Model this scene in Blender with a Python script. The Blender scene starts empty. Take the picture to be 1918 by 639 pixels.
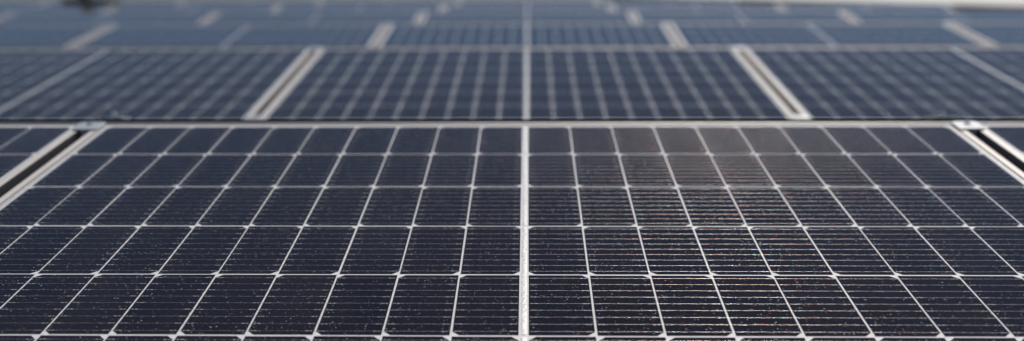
import bpy, math, random
from mathutils import Vector, Matrix

R = math.radians
scene = bpy.context.scene
col = scene.collection
rnd = random.Random(7)

# ------------------------------------------------------------------ camera, sky, sun, exposure
cam_data = bpy.data.cameras.new('camera')
cam_data.sensor_width = 36.0
cam_data.lens = 36.0 * 1828.7 / 1918.0
cam_data.clip_start = 0.05
cam_data.clip_end = 5000.0
cam_data.dof.use_dof = True
cam_data.dof.focus_distance = 1.36
cam_data.dof.aperture_fstop = 1.72
cam_data.dof.aperture_blades = 9
cam = bpy.data.objects.new('camera', cam_data)
col.objects.link(cam)
YAW, PITCH, ROLL = -0.0165, 0.1958, -0.0032
fwd = Vector((math.sin(YAW) * math.cos(PITCH), math.cos(YAW) * math.cos(PITCH), -math.sin(PITCH)))
rgt = Vector((math.cos(YAW), -math.sin(YAW), 0))
upv = rgt.cross(fwd)
r2 = rgt * math.cos(ROLL) + upv * math.sin(ROLL)
u2 = -rgt * math.sin(ROLL) + upv * math.cos(ROLL)
cam.matrix_world = Matrix(((r2.x, u2.x, -fwd.x, 0.0051), (r2.y, u2.y, -fwd.y, -2.0059), (r2.z, u2.z, -fwd.z, 0.2964), (0, 0, 0, 1)))
scene.camera = cam

SUN_EL, SUN_AZ = R(57), R(21)      # azimuth clockwise from +Y
world = bpy.data.worlds.new('World')
scene.world = world
world.use_nodes = True
wn = world.node_tree.nodes
bg = wn['Background']
sky = wn.new('ShaderNodeTexSky')
sky.sky_type = 'NISHITA'
sky.sun_disc = False
sky.sun_elevation = SUN_EL
sky.sun_rotation = SUN_AZ
sky.air_density = 1.0
sky.dust_density = 0.2
sky.ozone_density = 1.6
world.node_tree.links.new(sky.outputs[0], bg.inputs[0])
bg.inputs[1].default_value = 0.085
sd = bpy.data.lights.new('sun', 'SUN')
sd.energy = 4.2
sd.angle = R(0.53)
sd.color = (1.0, 0.93, 0.84)
sun = bpy.data.objects.new('sun', sd)
col.objects.link(sun)
sdir = Vector((math.sin(SUN_AZ) * math.cos(SUN_EL), math.cos(SUN_AZ) * math.cos(SUN_EL), math.sin(SUN_EL)))
sun.rotation_euler = sdir.to_track_quat('Z', 'Y').to_euler()
sun.location = (3, 6, 9)
scene.view_settings.view_transform = 'Standard'
scene.view_settings.look = 'None'
scene.view_settings.gamma = 1.0
scene.view_settings.use_curve_mapping = False
scene.view_settings.exposure = 0.0
scene.cycles.use_denoising = True
scene.cycles.use_adaptive_sampling = False
scene.cycles.caustics_reflective = False
scene.cycles.caustics_refractive = False

# ------------------------------------------------------------------ measures of the array
A, B = 0.0857, 0.1695           # pitch of the half cells along and across the panel
E_MID = 0.005                   # extra half gap in the middle of the panel
CW, CH = 0.0831, 0.1657         # half cell
PH = 1.0586                     # panel, short side (along the slope)
PL = 1.7700                     # panel, long side
PITCH_X = 1.7974
ROW = 2.1904
TILT = 0.1607                   # front row
TILT_FAR = 0.1560               # rows behind it stand a little flatter
AWAY_DROP = 0.004               # the panels that slope away sit a little lower at the ridge
LIP, LIP_END = 0.0075, 0.0125     # width of the frame seen from above: long rails, short rails
DEEP = 0.035
RIDGE_GAP = 0.06
ZG = -0.0025                    # the glass lies this far below the top of the frame
ROOF_Z = -0.33

# ------------------------------------------------------------------ material helpers
def new_mat(name):
    m = bpy.data.materials.new(name)
    m.use_nodes = True
    return m, m.node_tree.nodes, m.node_tree.links, m.node_tree.nodes['Principled BSDF']

def node(N, t, **kw):
    n = N.new(t)
    for k, v in kw.items():
        setattr(n, k, v)
    return n

def math_n(N, L, op, a, b=None, c=None):
    n = N.new('ShaderNodeMath'); n.operation = op
    for i, v in enumerate((a, b, c)):
        if v is None: continue
        if isinstance(v, (int, float)): n.inputs[i].default_value = v
        else: L.new(v, n.inputs[i])
    return n.outputs[0]

def mix_c(N, L, fac, a, b):
    n = N.new('ShaderNodeMix'); n.data_type = 'RGBA'
    for s, v in ((n.inputs[0], fac), (n.inputs[6], a), (n.inputs[7], b)):
        if isinstance(v, (int, float)): s.default_value = v
        elif isinstance(v, tuple): s.default_value = (*v, 1)
        else: L.new(v, s)
    return n.outputs[2]

def noise(N, L, vec, scale, detail=2.0, rough=0.5):
    n = N.new('ShaderNodeTexNoise')
    n.inputs['Scale'].default_value = scale
    n.inputs['Detail'].default_value = detail
    n.inputs['Roughness'].default_value = rough
    L.new(vec, n.inputs['Vector'])
    return n

def ramp(N, L, fac, stops):
    n = N.new('ShaderNodeValToRGB')
    e = n.color_ramp.elements
    while len(e) < len(stops): e.new(0.5)
    for el, (p, c) in zip(e, stops):
        el.position = p; el.color = (c, c, c, 1) if isinstance(c, (int, float)) else (*c, 1)
    L.new(fac, n.inputs[0])
    return n.outputs[0]

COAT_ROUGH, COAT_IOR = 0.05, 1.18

def glass_coat(b, w=1.0, ior=COAT_IOR):
    b.inputs['Coat Weight'].default_value = w
    b.inputs['Coat Roughness'].default_value = COAT_ROUGH
    b.inputs['Coat IOR'].default_value = ior

def dust_mask(N, L, pos, scale, thr, keep):
    """round grains of dust lying on the glass: 1 inside a grain"""
    v = node(N, 'ShaderNodeTexVoronoi', feature='F1')
    v.inputs['Scale'].default_value = scale
    L.new(pos, v.inputs['Vector'])
    sep = N.new('ShaderNodeSeparateColor'); L.new(v.outputs['Color'], sep.inputs[0])
    size = math_n(N, L, 'MULTIPLY', sep.outputs[1], thr)
    inside = math_n(N, L, 'LESS_THAN', v.outputs['Distance'], size)
    some = math_n(N, L, 'GREATER_THAN', sep.outputs[0], 1.0 - keep)
    m = math_n(N, L, 'MULTIPLY', inside, some)
    return math_n(N, L, 'MULTIPLY', m, sep.outputs[2]), v.outputs['Color']

def cell_material(name, printed):
    m, N, L, b = new_mat(name)
    geo = N.new('ShaderNodeNewGeometry'); pos = geo.outputs['Position']
    info = N.new('ShaderNodeObjectInfo')
    big = noise(N, L, pos, 9.0, 3.0)
    base = mix_c(N, L, info.outputs['Random'], (0.0032, 0.0024, 0.0058), (0.0066, 0.0048, 0.0084))
    base = mix_c(N, L, ramp(N, L, big.outputs[0], [(0.35, 0.0), (0.7, 0.35)]), base, (0.0075, 0.0062, 0.0078))
    if printed:
        tc = N.new('ShaderNodeTexCoord')
        sep = N.new('ShaderNodeSeparateXYZ'); L.new(tc.outputs['Object'], sep.inputs[0])
        u, v = sep.outputs[0], sep.outputs[1]
        # screen printed fingers, along the long side of the cell
        fu = math_n(N, L, 'FRACT', math_n(N, L, 'MULTIPLY', math_n(N, L, 'ADD', u, 0.5), 1 / 0.00155))
        fing = math_n(N, L, 'LESS_THAN', fu, 0.045)
        base = mix_c(N, L, math_n(N, L, 'MULTIPLY', fing, 0.12), base, (0.34, 0.34, 0.36))
        # nine busbar prints with solder pads
        fv = math_n(N, L, 'FRACT', math_n(N, L, 'ADD', math_n(N, L, 'MULTIPLY', math_n(N, L, 'ADD', v, CH / 2), 9 / CH), 0.0))
        dv = math_n(N, L, 'MULTIPLY', math_n(N, L, 'ABSOLUTE', math_n(N, L, 'SUBTRACT', fv, 0.5)), CH / 9)
        bar = math_n(N, L, 'LESS_THAN', dv, 0.00022)
        base = mix_c(N, L, math_n(N, L, 'MULTIPLY', bar, 0.18), base, (0.30, 0.30, 0.31))
        pu = math_n(N, L, 'FRACT', math_n(N, L, 'MULTIPLY', math_n(N, L, 'ADD', u, 0.5), 1 / 0.0118))
        padu = math_n(N, L, 'LESS_THAN', pu, 0.12)
        pad = math_n(N, L, 'MULTIPLY', padu, math_n(N, L, 'LESS_THAN', dv, 0.00055))
        base = mix_c(N, L, math_n(N, L, 'MULTIPLY', pad, 0.5), base, (0.5, 0.5, 0.5))
        au = math_n(N, L, 'ABSOLUTE', u)
        e1 = math_n(N, L, 'MULTIPLY', math_n(N, L, 'GREATER_THAN', au, 0.0305), math_n(N, L, 'LESS_THAN', au, 0.0345))
        e2 = math_n(N, L, 'MULTIPLY', math_n(N, L, 'GREATER_THAN', au, 0.0362), math_n(N, L, 'LESS_THAN', au, 0.0385))
        endp = math_n(N, L, 'MULTIPLY', math_n(N, L, 'MAXIMUM', e1, e2), math_n(N, L, 'LESS_THAN', dv, 0.00065))
        base = mix_c(N, L, math_n(N, L, 'MULTIPLY', endp, 0.75), base, (0.6, 0.6, 0.6))
        # dust
        d1, c1 = dust_mask(N, L, pos, 480, 0.36, 0.16)
        d2, c2 = dust_mask(N, L, pos, 120, 0.13, 0.10)
        d3 = noise(N, L, pos, 1500, 1.0)
        base = mix_c(N, L, ramp(N, L, d3.outputs[0], [(0.54, 0.0), (0.80, 0.09)]), base, (0.25, 0.25, 0.27))
        film = noise(N, L, pos, 2.3, 5.0, 0.62)
        base = mix_c(N, L, ramp(N, L, film.outputs[0], [(0.45, 0.0), (0.75, 0.014)]), base, (0.42, 0.39, 0.36))
        tint = mix_c(N, L, 0.25, (0.55, 0.55, 0.55), c1)
        base = mix_c(N, L, d1, base, tint)
        base = mix_c(N, L, d2, base, (0.6, 0.6, 0.6))
    L.new(base, b.inputs['Base Color'])
    b.inputs['Roughness'].default_value = 0.45
    b.inputs['Specular IOR Level'].default_value = 0.0
    glass_coat(b, 1.0, COAT_IOR if printed else 1.31)  # far cells get a stronger coat to brighten their sky reflection
    return m

M = {}
M['cell'] = cell_material('silicon_cell', True)
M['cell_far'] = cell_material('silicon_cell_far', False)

m, N, L, b = new_mat('backsheet'); M['backsheet'] = m
geo = N.new('ShaderNodeNewGeometry')
n1 = noise(N, L, geo.outputs['Position'], 60, 4.0)
L.new(mix_c(N, L, n1.outputs[0], (0.50, 0.485, 0.47), (0.58, 0.565, 0.55)), b.inputs['Base Color'])
b.inputs['Roughness'].default_value = 0.6
glass_coat(b)

m, N, L, b = new_mat('ribbon'); M['ribbon'] = m
geo = N.new('ShaderNodeNewGeometry')
n1 = noise(N, L, geo.outputs['Position'], 420, 3.0)
L.new(mix_c(N, L, ramp(N, L, n1.outputs[0], [(0.36, 0.0), (0.52, 1.0)]), (0.20, 0.195, 0.19), (0.50, 0.49, 0.48)), b.inputs['Base Color'])
b.inputs['Metallic'].default_value = 0.3
b.inputs['Roughness'].default_value = 0.5
bp = N.new('ShaderNodeBump'); bp.inputs['Strength'].default_value = 0.35; bp.inputs['Distance'].default_value = 0.001
n2 = noise(N, L, geo.outputs['Position'], 260, 2.0)
L.new(n2.outputs[0], bp.inputs['Height']); L.new(bp.outputs[0], b.inputs['Normal'])
glass_coat(b)

m, N, L, b = new_mat('busbar_wire'); M['wire'] = m
geo = N.new('ShaderNodeNewGeometry')
n1 = noise(N, L, geo.outputs['Position'], 520, 2.0)
n2 = noise(N, L, geo.outputs['Position'], 900, 1.0)
glint_hue = ramp(N, L, n2.outputs[0], [(0.34, (0.95, 0.28, 0.16)), (0.45, (0.92, 0.70, 0.52)), (0.54, (0.85, 0.84, 0.86)), (0.68, (0.40, 0.80, 0.74))])  # coloured sparkle of the sun glint, painted into the base colour
L.new(mix_c(N, L, ramp(N, L, n1.outputs[0], [(0.32, 0.0), (0.52, 1.0)]), (0.16, 0.16, 0.16), glint_hue), b.inputs['Base Color'])
b.inputs['Metallic'].default_value = 1.0
L.new(ramp(N, L, n1.outputs[0], [(0.35, 0.38), (0.65, 0.29)]), b.inputs['Roughness'])

def alu(name, c0, c1, rough, metal=1.0):
    m, N, L, b = new_mat(name)
    geo = N.new('ShaderNodeNewGeometry')
    n1 = noise(N, L, geo.outputs['Position'], 45, 5.0)
    L.new(mix_c(N, L, n1.outputs[0], c0, c1), b.inputs['Base Color'])
    n2 = noise(N, L, geo.outputs['Position'], 210, 3.0)
    L.new(ramp(N, L, n2.outputs[0], [(0.3, rough - 0.06), (0.7, rough + 0.06)]), b.inputs['Roughness'])
    b.inputs['Metallic'].default_value = metal
    return m
M['frame'] = alu('anodised_aluminium', (0.31, 0.296, 0.284), (0.38, 0.365, 0.352), 0.62, 1.0)
def drawn(m, aniso):
    # extrusion marks run along the rail (local x): smooth along it, rough across it
    N, L = m.node_tree.nodes, m.node_tree.links
    b = N['Principled BSDF']
    b.inputs['Anisotropic'].default_value = aniso
    cx = N.new('ShaderNodeCombineXYZ'); cx.inputs[1].default_value = 1.0
    vt = node(N, 'ShaderNodeVectorTransform', vector_type='VECTOR', convert_from='OBJECT', convert_to='WORLD')
    L.new(cx.outputs[0], vt.inputs[0]); L.new(vt.outputs[0], b.inputs['Tangent'])
drawn(M['frame'], 0.4)
M['clamp'] = alu('mill_aluminium', (0.34, 0.35, 0.36), (0.46, 0.47, 0.48), 0.42, 0.5)
M['bolt'] = alu('stainless_steel', (0.60, 0.59, 0.57), (0.70, 0.69, 0.67), 0.28, 1.0)
M['rail'] = alu('weathered_aluminium', (0.05, 0.048, 0.045), (0.09, 0.085, 0.08), 0.5, 0.3)

def rough_mat(name, c0, c1, scale, rough=0.85, bump=0.3, dist=0.01):
    m, N, L, b = new_mat(name)
    geo = N.new('ShaderNodeNewGeometry')
    n1 = noise(N, L, geo.outputs['Position'], scale, 6.0, 0.6)
    n2 = noise(N, L, geo.outputs['Position'], scale * 9, 4.0, 0.6)
    f = math_n(N, L, 'ADD', math_n(N, L, 'MULTIPLY', n1.outputs[0], 0.65), math_n(N, L, 'MULTIPLY', n2.outputs[0], 0.35))
    L.new(mix_c(N, L, ramp(N, L, f, [(0.3, 0.0), (0.7, 1.0)]), c0, c1), b.inputs['Base Color'])
    b.inputs['Roughness'].default_value = rough
    bp = N.new('ShaderNodeBump'); bp.inputs['Strength'].default_value = bump; bp.inputs['Distance'].default_value = dist
    L.new(n2.outputs[0], bp.inputs['Height']); L.new(bp.outputs[0], b.inputs['Normal'])
    return m
M['roof'] = rough_mat('bitumen_roofing', (0.055, 0.055, 0.058), (0.10, 0.098, 0.095), 3.0)
M['ground'] = rough_mat('dry_ground', (0.10, 0.10, 0.07), (0.17, 0.16, 0.11), 0.05)
M['plaster'] = rough_mat('white_roof_slab', (0.48, 0.455, 0.42), (0.58, 0.555, 0.52), 1.5)
M['edge_shade'] = rough_mat('shaded_edge_brown', (0.12, 0.10, 0.085), (0.20, 0.17, 0.14), 4.0)  # shade on the slab's front face, painted as dark brown
M['dark'] = rough_mat('dark_painted_steel', (0.030, 0.029, 0.028), (0.06, 0.055, 0.05), 8.0, 0.55, 0.1, 0.002)
M['ridge_shade'] = rough_mat('ridge_shade_black', (0.006, 0.006, 0.006), (0.012, 0.012, 0.012), 20.0, 0.9, 0.05, 0.001)  # black of the added strips, standing in for shade behind the ridge
M['pale'] = rough_mat('pale_painted_steel', (0.45, 0.42, 0.42), (0.55, 0.52, 0.52), 8.0, 0.6, 0.1, 0.002)

# ------------------------------------------------------------------ mesh helpers
class MB:
    def __init__(s): s.v = []; s.f = []
    def poly(s, pts):
        i = len(s.v); s.v += [tuple(p) for p in pts]; s.f.append(tuple(range(i, i + len(pts))))
    def prism(s, outline, z0, z1, bottom=True):
        """closed prism over a counter clockwise outline of (x, y)"""
        n = len(outline); i = len(s.v)
        s.v += [(x, y, z0) for x, y in outline] + [(x, y, z1) for x, y in outline]
        s.f.append(tuple(range(i + n, i + 2 * n)))
        if bottom: s.f.append(tuple(range(i + n - 1, i - 1, -1)))
        for k in range(n):
            j = (k + 1) % n
            s.f.append((i + k, i + j, i + n + j, i + n + k))
    def box(s, x0, x1, y0, y1, z0, z1):
        s.prism([(x0, y0), (x1, y0), (x1, y1), (x0, y1)], z0, z1)
    def tube(s, axis, rings, seg=16, cap=True):
        """lathe round Z: rings of (radius, z)"""
        i = len(s.v); ax, ay = axis
        for r, z in rings:
            s.v += [(ax + r * math.cos(2 * math.pi * k / seg), ay + r * math.sin(2 * math.pi * k / seg), z) for k in range(seg)]
        for q in range(len(rings) - 1):
            for k in range(seg):
                j = (k + 1) % seg
                s.f.append((i + q * seg + k, i + q * seg + j, i + (q + 1) * seg + j, i + (q + 1) * seg + k))
        if cap:
            s.f.append(tuple(i + k for k in range(seg - 1, -1, -1)))
            s.f.append(tuple(i + (len(rings) - 1) * seg + k for k in range(seg)))
    def mesh(s, name, mat, smooth=False):
        me = bpy.data.meshes.new(name)
        me.from_pydata(s.v, [], s.f)
        me.materials.append(mat)
        if smooth:
            me.polygons.foreach_set('use_smooth', [True] * len(me.polygons))
        me.update()
        return me

def link(name, me, parent=None, loc=(0, 0, 0)):
    o = bpy.data.objects.new(name, me)
    o.location = loc
    col.objects.link(o)
    if parent is not None: o.parent = parent
    return o

def tag(o, label=None, cat=None, group=None, kind=None):
    if label: o['label'] = label
    if cat: o['category'] = cat
    if group: o['group'] = group
    if kind: o['kind'] = kind
    return o

def bevel(o, w, seg=2):
    md = o.modifiers.new('bevel', 'BEVEL'); md.width = w; md.segments = seg; md.limit_method = 'ANGLE'; md.angle_limit = R(40)
    return o

# ------------------------------------------------------------------ the setting
g = MB(); g.poly([(-1500, -1500, -6), (1500, -1500, -6), (1500, 3000, -6), (-1500, 3000, -6)])
tag(link('ground', g.mesh('ground', M['ground'])), kind='structure')
g = MB(); g.box(-22, 16, -9, 34, -6.0, ROOF_Z)
tag(link('flat_roof', g.mesh('flat_roof', M['roof'])), kind='structure')

# raised pale slab that borders the array on the right
P0, P1 = Vector((6.76, 5.0)), Vector((1.40, 15.0))   # its edge
ed = (P1 - P0).normalized(); nr = Vector((ed.y, -ed.x))   # nr points away from the array
slab = tag(bpy.data.objects.new('raised_roof_slab', None), 'cream white raised roof slab with dark edge beyond the panels at upper right', 'roof slab')
col.objects.link(slab); slab.location = (P0.x, P0.y, ROOF_Z); slab.rotation_euler.z = math.atan2(ed.y, ed.x)
LEN = (P1 - P0).length
TOP = -0.012 - ROOF_Z
g = MB(); g.box(0, LEN, -9, -0.03, 0, TOP - 0.021)
link('base', g.mesh('slab_base', M['edge_shade']), slab)  # dark brown paints the shade of the slab's edge face
step, x, k = 0.62, 0.0, 0
while x < LEN:
    g = MB(); w = step
    g.box(0, w - 0.022, -0.42, 0.0, 0, 0.024 + rnd.uniform(-.003, .003))
    o = link('coping_stone', g.mesh('coping_stone', M['plaster']), slab, (x, 0, TOP - 0.020)); bevel(o, 0.006)
    x += step; k += 1
g = MB(); g.box(0, LEN, -9, -0.43, 0, 0.018)
link('deck', g.mesh('deck', M['plaster']), slab, (0, 0, TOP - 0.020))

# small dark roof vent behind the fifth row
vent = tag(bpy.data.objects.new('roof_vent', None), 'small dark roof vent with a pale pipe behind the panels at top left', 'roof vent')
col.objects.link(vent); vent.location = (-5.03, 9.35, ROOF_Z)
g = MB(); g.prism([(-0.26, -0.2), (0.26, -0.2), (0.26, 0.2), (-0.26, 0.2)], 0, 0.40)
bevel(link('housing', g.mesh('housing', M['dark']), vent), 0.02)
g = MB(); g.box(-0.20, 0.20, -0.008, 0, 0.30, 0.36)
for k in range(3):
    s_ = MB(); s_.box(-0.20, 0.20, -0.012, 0, 0, 0.02)
    link('louvre', s_.mesh('louvre', M['dark']), vent, (0, -0.2, 0.27 + 0.035 * k))
g = MB(); g.tube((0, 0), [(0.075, 0.36), (0.075, 0.62), (0.13, 0.66), (0.13, 0.69), (0.02, 0.76)], 24)
link('pipe', g.mesh('pipe', M['pale'], True), vent, (-0.02, -0.11, 0))

# ------------------------------------------------------------------ solar panels
# local frame of a panel: origin in the middle of its lower edge, x along the panel, y up the slope, z out of the face
def cell_outline(side, c=0.0090):
    hw, hh = CW / 2, CH / 2
    if side > 0:
        return [(-hw, -hh), (hw - c, -hh), (hw, -hh + c), (hw, hh - c), (hw - c, hh), (-hw, hh)]
    return [(-hw + c, -hh), (hw, -hh), (hw, hh), (-hw + c, hh), (-hw, hh - c), (-hw, -hh + c)]

CELL = {}
for s in (-1, 1):
    g = MB(); g.prism(cell_outline(s), -0.0003, 0.0, bottom=False)
    CELL[s] = g.mesh('cell', M['cell'])

def cell_spots():
    for r in range(6):                       # r = 0 is the row at the ridge
        y = PH - (0.0208 + B * (r + 0.5))
        for side in (-1, 1):
            for k in range(10):
                x = side * (E_MID + A * (k + 0.5))
                ch = side * (1 if r % 2 == 0 else -1)   # chamfered towards the ends / the middle in turn
                yield r, side, k, x, y, ch

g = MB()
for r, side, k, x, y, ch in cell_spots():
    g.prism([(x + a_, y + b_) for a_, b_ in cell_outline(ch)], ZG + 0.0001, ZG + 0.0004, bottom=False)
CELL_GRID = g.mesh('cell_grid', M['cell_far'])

def rail_mesh(length, name, lip, other):
    """frame rail along x, mitred at both ends, inner side towards +y; hollow back with a foot flange"""
    g = MB(); h = length / 2
    def bar(y0, y1, z0, z1):
        k = other / lip
        g.prism([(-h + y0 * k, y0), (h - y0 * k, y0), (h - y1 * k, y1), (-h + y1 * k, y1)], z0, z1)
    bar(0, lip, -0.0045, 0)
    bar(0, 0.0022, -DEEP, -0.0046)
    bar(0.0023, 0.028, -DEEP, -DEEP + 0.002)
    return g.mesh(name, M['frame'])
LONG, SHORT = rail_mesh(PL, 'frame_rail_long', LIP, LIP_END), rail_mesh(PH, 'frame_rail_short', LIP_END, LIP)

# keep the laminate clear of the frame's lip
SHEET = MB(); SHEET.box(-PL / 2 + LIP_END - 0.0003, PL / 2 - LIP_END + 0.0003, LIP - 0.0003, PH - LIP + 0.0003, -0.0056, ZG)
SHEET = SHEET.mesh('backsheet', M['backsheet'])

def ribbon_mesh(w, y0, y1, seed):
    """flat solder coated ribbon, a little crinkled, with ragged tabs on one edge"""
    rr = random.Random(seed); g = MB(); n = max(6, int((y1 - y0) / 0.0055)); rows = []
    for k in range(n + 1):
        y = y0 + (y1 - y0) * k / n
        wl = w / 2 + rr.uniform(-0.0007, 0.0002); wr = w / 2 + rr.uniform(-0.0003, 0.0002)
        rows.append([(-wl, y, 0.0003), (-wl * 0.35, y, 0.0004 + rr.uniform(0, 0.0003)), (wr * 0.4, y, 0.0004 + rr.uniform(0, 0.0003)), (wr, y, 0.0003)])
    for k in range(n):
        for j in range(3):
            g.poly([rows[k][j], rows[k][j + 1], rows[k + 1][j + 1], rows[k + 1][j]])
    for a_, b_ in ((rows[0], 1), (rows[-1], -1)):
        pts = [(a_[0][0], a_[0][1], 0), *a_, (a_[3][0], a_[3][1], 0)]
        g.poly(pts if b_ < 0 else pts[::-1])
    return g.mesh('ribbon', M['ribbon'])

RIB = []
def yl(j): return PH - (0.0208 + B * j)     # line between cell rows, counted from the ridge
for (j0, j1) in ((0, 1), (1, 3), (3, 5), (5, 6)):
    RIB.append((0.0, ribbon_mesh(0.0078, yl(j1) + 0.0035, yl(j0) - 0.0028, j0 + 3)))
for side in (-1, 1):
    for (j0, j1) in ((0, 2), (2, 4), (4, 6)):
        RIB.append((side * (E_MID + A * 10 + 0.0062), ribbon_mesh(0.0060, yl(j1) + 0.003, yl(j0) - 0.003, 40 + j0 + side)))

def wire_mesh():
    g = MB(); x0, x1 = -A * 5 + 0.003, A * 5 - 0.003; n = 60; rad = 0.00014; seg = 5
    rr = random.Random(3); rings = []
    for k in range(n + 1):
        x = x0 + (x1 - x0) * k / n; dy = rr.uniform(-0.00005, 0.00005); s = rr.uniform(0.92, 1.08)
        rings.append([(x, dy + rad * s * math.cos(math.pi * q / (seg - 1)), rad * s * math.sin(math.pi * q / (seg - 1))) for q in range(seg)])
    for k in range(n):
        for q in range(seg - 1):
            i = len(g.v)
            g.v += [rings[k][q], rings[k + 1][q], rings[k + 1][q + 1], rings[k][q + 1]]
            g.f.append((i, i + 1, i + 2, i + 3))
    me = g.mesh('busbar_wire', M['wire'], True)
    import bmesh
    bm = bmesh.new(); bm.from_mesh(me); bmesh.ops.remove_doubles(bm, verts=bm.verts, dist=1e-7); bm.to_mesh(me); bm.free()
    return me
WIRE = wire_mesh()

def make_panel(x, y, away, detail, label, group):
    t = TILT if y == 0 else TILT_FAR
    root = bpy.data.objects.new('solar_panel', None); col.objects.link(root)
    root.empty_display_size = 0.1
    # detail 2: cells and wires one by one; 1: cells one by one; 0: cells joined (too far to pick apart)
    drop = PH * math.sin(t); run = PH * math.cos(t)
    if away:
        root.location = (x, y + RIDGE_GAP + run, -drop - AWAY_DROP); root.rotation_euler = (t, 0, math.pi)
    else:
        root.location = (x, y - run, -drop); root.rotation_euler = (t, 0, 0)
    tag(root, label, 'solar panel', group)
    for me, loc, rz in ((LONG, (0, 0, 0), 0), (LONG, (0, PH, 0), math.pi), (SHORT, (-PL / 2, PH / 2, 0), -math.pi / 2), (SHORT, (PL / 2, PH / 2, 0), math.pi / 2)):
        o = link('frame_rail', me, root, loc); o.rotation_euler.z = rz
    link('backsheet', SHEET, root)
    if detail:
        for r, side, k, cx, cy, ch in cell_spots():
            o = link('cell', CELL[ch], root, (cx + rnd.uniform(-.0003, .0003), cy + rnd.uniform(-.0004, .0004), ZG + 0.0004))
            o.rotation_euler = (rnd.uniform(-.0012, .0012), rnd.uniform(-.0012, .0012), rnd.uniform(-.002, .002))
    else:
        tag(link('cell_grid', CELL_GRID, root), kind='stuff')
    if detail == 2:
        for r in range(6):
            for side in (-1, 1):
                for q in range(9):
                    cy = PH - (0.0208 + B * (r + 0.5)) + (q - 4) * CH / 9
                    link('busbar_wire', WIRE, root, (side * (E_MID + A * 5), cy, ZG + 0.0004))
    for rx, me in RIB:
        link('ribbon', me, root, (rx, 0, ZG))
    return root

ORD = ['front', 'second', 'third', 'fourth', 'fifth', 'sixth']
NUM = {1: 'first', 2: 'second', 3: 'third', 4: 'fourth'}
def where(n):
    if n == 0: return 'with its middle ribbon at the picture centre'
    return '%s to the %s of the centre one' % (NUM[abs(n)], 'left' if n < 0 else 'right')

ROWS = [(-1, 1), (-1, 1), (-2, 2), (-3, 2), (-4, 2), (-4, 1)]
FRONT = {0: 'large dark solar panel filling the foreground, its cell grid in focus', -1: 'cut-off solar panel at the left edge of the front row', 1: 'cut-off solar panel at the right edge of the front row'}
for r, (n0, n1) in enumerate(ROWS):
    for n in range(n0, n1 + 1):
        lab = FRONT[n] if r == 0 else 'blurred solar panel in the %s row, %s' % (ORD[r], where(n))
        make_panel(n * PITCH_X, r * ROW, False, 2 if r == 0 else (1 if r == 1 else 0), lab, 'solar panels facing the camera')
for r in range(2):
    for n in (-1, 0, 1):
        lab = 'solar panel sloping away behind the %s ridge, %s' % (ORD[r], where(n) if n else 'centre one')
        make_panel(n * PITCH_X, r * ROW, True, 0, lab, 'solar panels sloping away behind the ridges')

# ------------------------------------------------------------------ added black strips for the shade in the ridge gap
for r, (n0, n1) in enumerate(ROWS):
    x0, x1 = (n0 - 0.5) * PITCH_X + 0.02, (n1 + 0.5) * PITCH_X - 0.02
    g = MB()
    g.prism([(x0, 0.0), (x1, 0.0), (x1, 0.004), (x0, 0.004)], -0.055, 0.0)
    g.prism([(x0, -0.038), (x1, -0.038), (x1, -0.0002), (x0, -0.0002)], -0.055, -0.051)
    o = link('ridge_shade_strip', g.mesh('ridge_shade_strip', M['ridge_shade']), None, (0, r * ROW + 0.046, -0.0006))
    tag(o, 'thin black shade strip along the ridge behind the %s row of panels' % ORD[r], 'strip', 'black shade strips along the ridges')

# ------------------------------------------------------------------ clamps
g = MB()
g.prism([(-0.027, -0.019), (-0.021, -0.025), (0.021, -0.024), (0.027, -0.017), (0.027, 0.020), (0.020, 0.025), (-0.022, 0.024), (-0.027, 0.018)], 0.0006, 0.0040)
CL_PLATE = g.mesh('plate', M['clamp'])
g = MB(); g.box(-0.0085, 0.0085, -0.024, 0.024, -0.034, 0.0005)
CL_BODY = g.mesh('web', M['clamp'])
g = MB(); g.box(-0.003, 0.003, -0.017, 0.017, -0.0042, 0.0005)
CL_LEG = g.mesh('leg', M['clamp'])
g = MB(); g.tube((0, 0), [(0.0075, 0), (0.0075, 0.0012)], 20)
CL_WASH = g.mesh('washer', M['bolt'])
g = MB(); g.tube((0, 0), [(0.0052, 0), (0.0052, 0.0016), (0.0043, 0.0026), (0.0026, 0.0026), (0.0023, 0.0012)], 24)
CL_BOLT = g.mesh('bolt', M['bolt'], False)
g = MB(); g.tube((0, 0), [(0.0064, 0), (0.0064, 0.0095), (0.0054, 0.0110), (0.0030, 0.0110), (0.0027, 0.0070)], 24)
CL_BOLT_TALL = g.mesh('bolt', M['clamp'], False)

def make_clamp(x, r, v, away, label, group):
    root = bpy.data.objects.new('panel_clamp', None); col.objects.link(root); root.empty_display_size = 0.03
    y = r * ROW; t = TILT if r == 0 else TILT_FAR
    if away:
        root.location = (x, y + RIDGE_GAP + v * math.cos(t), -v * math.sin(t) - AWAY_DROP + 0.0045); root.rotation_euler = (t, 0, math.pi)
    else:
        root.location = (x, y - v * math.cos(t), -v * math.sin(t)); root.rotation_euler = (t, 0, 0)
    tag(root, label, 'clamp', group)
    bevel(link('plate', CL_PLATE, root), 0.0012)
    link('web', CL_BODY, root)
    if away:
        for sx in (-1, 1): link('leg', CL_LEG, root, (sx * 0.0225, 0, 0))
    w = link('washer', CL_WASH, root, (0, 0.006, 0.0040))
    bo = link('bolt', CL_BOLT_TALL if away else CL_BOLT, root, (0, 0.006, 0.0052)); bo.rotation_euler.z = rnd.uniform(0, 1)

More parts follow.
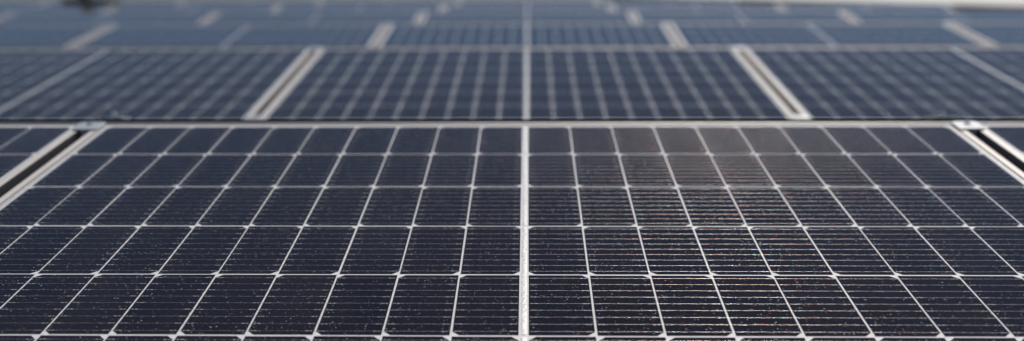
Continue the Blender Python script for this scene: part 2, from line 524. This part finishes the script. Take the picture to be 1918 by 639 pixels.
GAPN = {-3.5: 'fourth panel gap left of centre', -2.5: 'third panel gap left of centre', -1.5: 'second panel gap left of centre', -.5: 'first panel gap left of centre',
        .5: 'first panel gap right of centre', 1.5: 'second panel gap right of centre', 2.5: 'right end'}
for r, (n0, n1) in enumerate(ROWS):
    for n in range(n0, n1):
        gx = n + 0.5
        if r == 0:
            lab = 'silver clamp with bolt across the panel gap at the foreground\'s upper %s corner' % ('left' if gx < 0 else 'right')
        else:
            lab = 'blurred silver clamp atop the %s row at the %s' % (ORD[r], GAPN[gx])
        make_clamp(gx * PITCH_X, r, 0.030, False, lab, 'clamps along the ridges')
        if r in (1, 2):
            make_clamp(gx * PITCH_X, r, PH - 0.030, False, 'silver clamp at the foot of the %s row, %s' % (ORD[r], GAPN[gx]), 'clamps along the lower edges')
for gx in (-.5, .5):
    make_clamp(gx * PITCH_X, 0, 0.040, True, 'small clamp and bolt poking up just behind the front ridge, %s side' % ('left' if gx < 0 else 'right'), 'clamps behind the ridge')

# ------------------------------------------------------------------ mounting rails under the panel gaps
for gx in (-2.5, -1.5, -.5, .5, 1.5):
    root = bpy.data.objects.new('mounting_rail', None); col.objects.link(root)
    root.location = (gx * PITCH_X, 0, ROOF_Z)
    tag(root, 'grey mounting rail on the roof under the %s' % GAPN[gx], 'mounting rail', 'mounting rails under the array')
    rows = [r for r, (n0, n1) in enumerate(ROWS) if n0 <= gx <= n1]
    y0, y1 = rows[0] * ROW - 1.08, rows[-1] * ROW + 0.06
    g = MB(); g.box(-0.03, 0.03, y0, y1, 0, 0.05)
    link('base_channel', g.mesh('base_channel', M['rail']), root)
    for r in rows:
        g = MB(); g.box(-0.028, 0.028, -0.055, 0.0, 0.051, -ROOF_Z - DEEP - 0.022)
        link('ridge_post', g.mesh('ridge_post', M['rail']), root, (0, r * ROW, 0))
        g = MB(); g.box(-0.028, 0.028, 0.0, 0.05, 0.051, -ROOF_Z - PH * math.sin(TILT if r == 0 else TILT_FAR) - DEEP - 0.003)
        link('valley_foot', g.mesh('valley_foot', M['rail']), root, (0, r * ROW - PH * math.cos(TILT if r == 0 else TILT_FAR), 0))
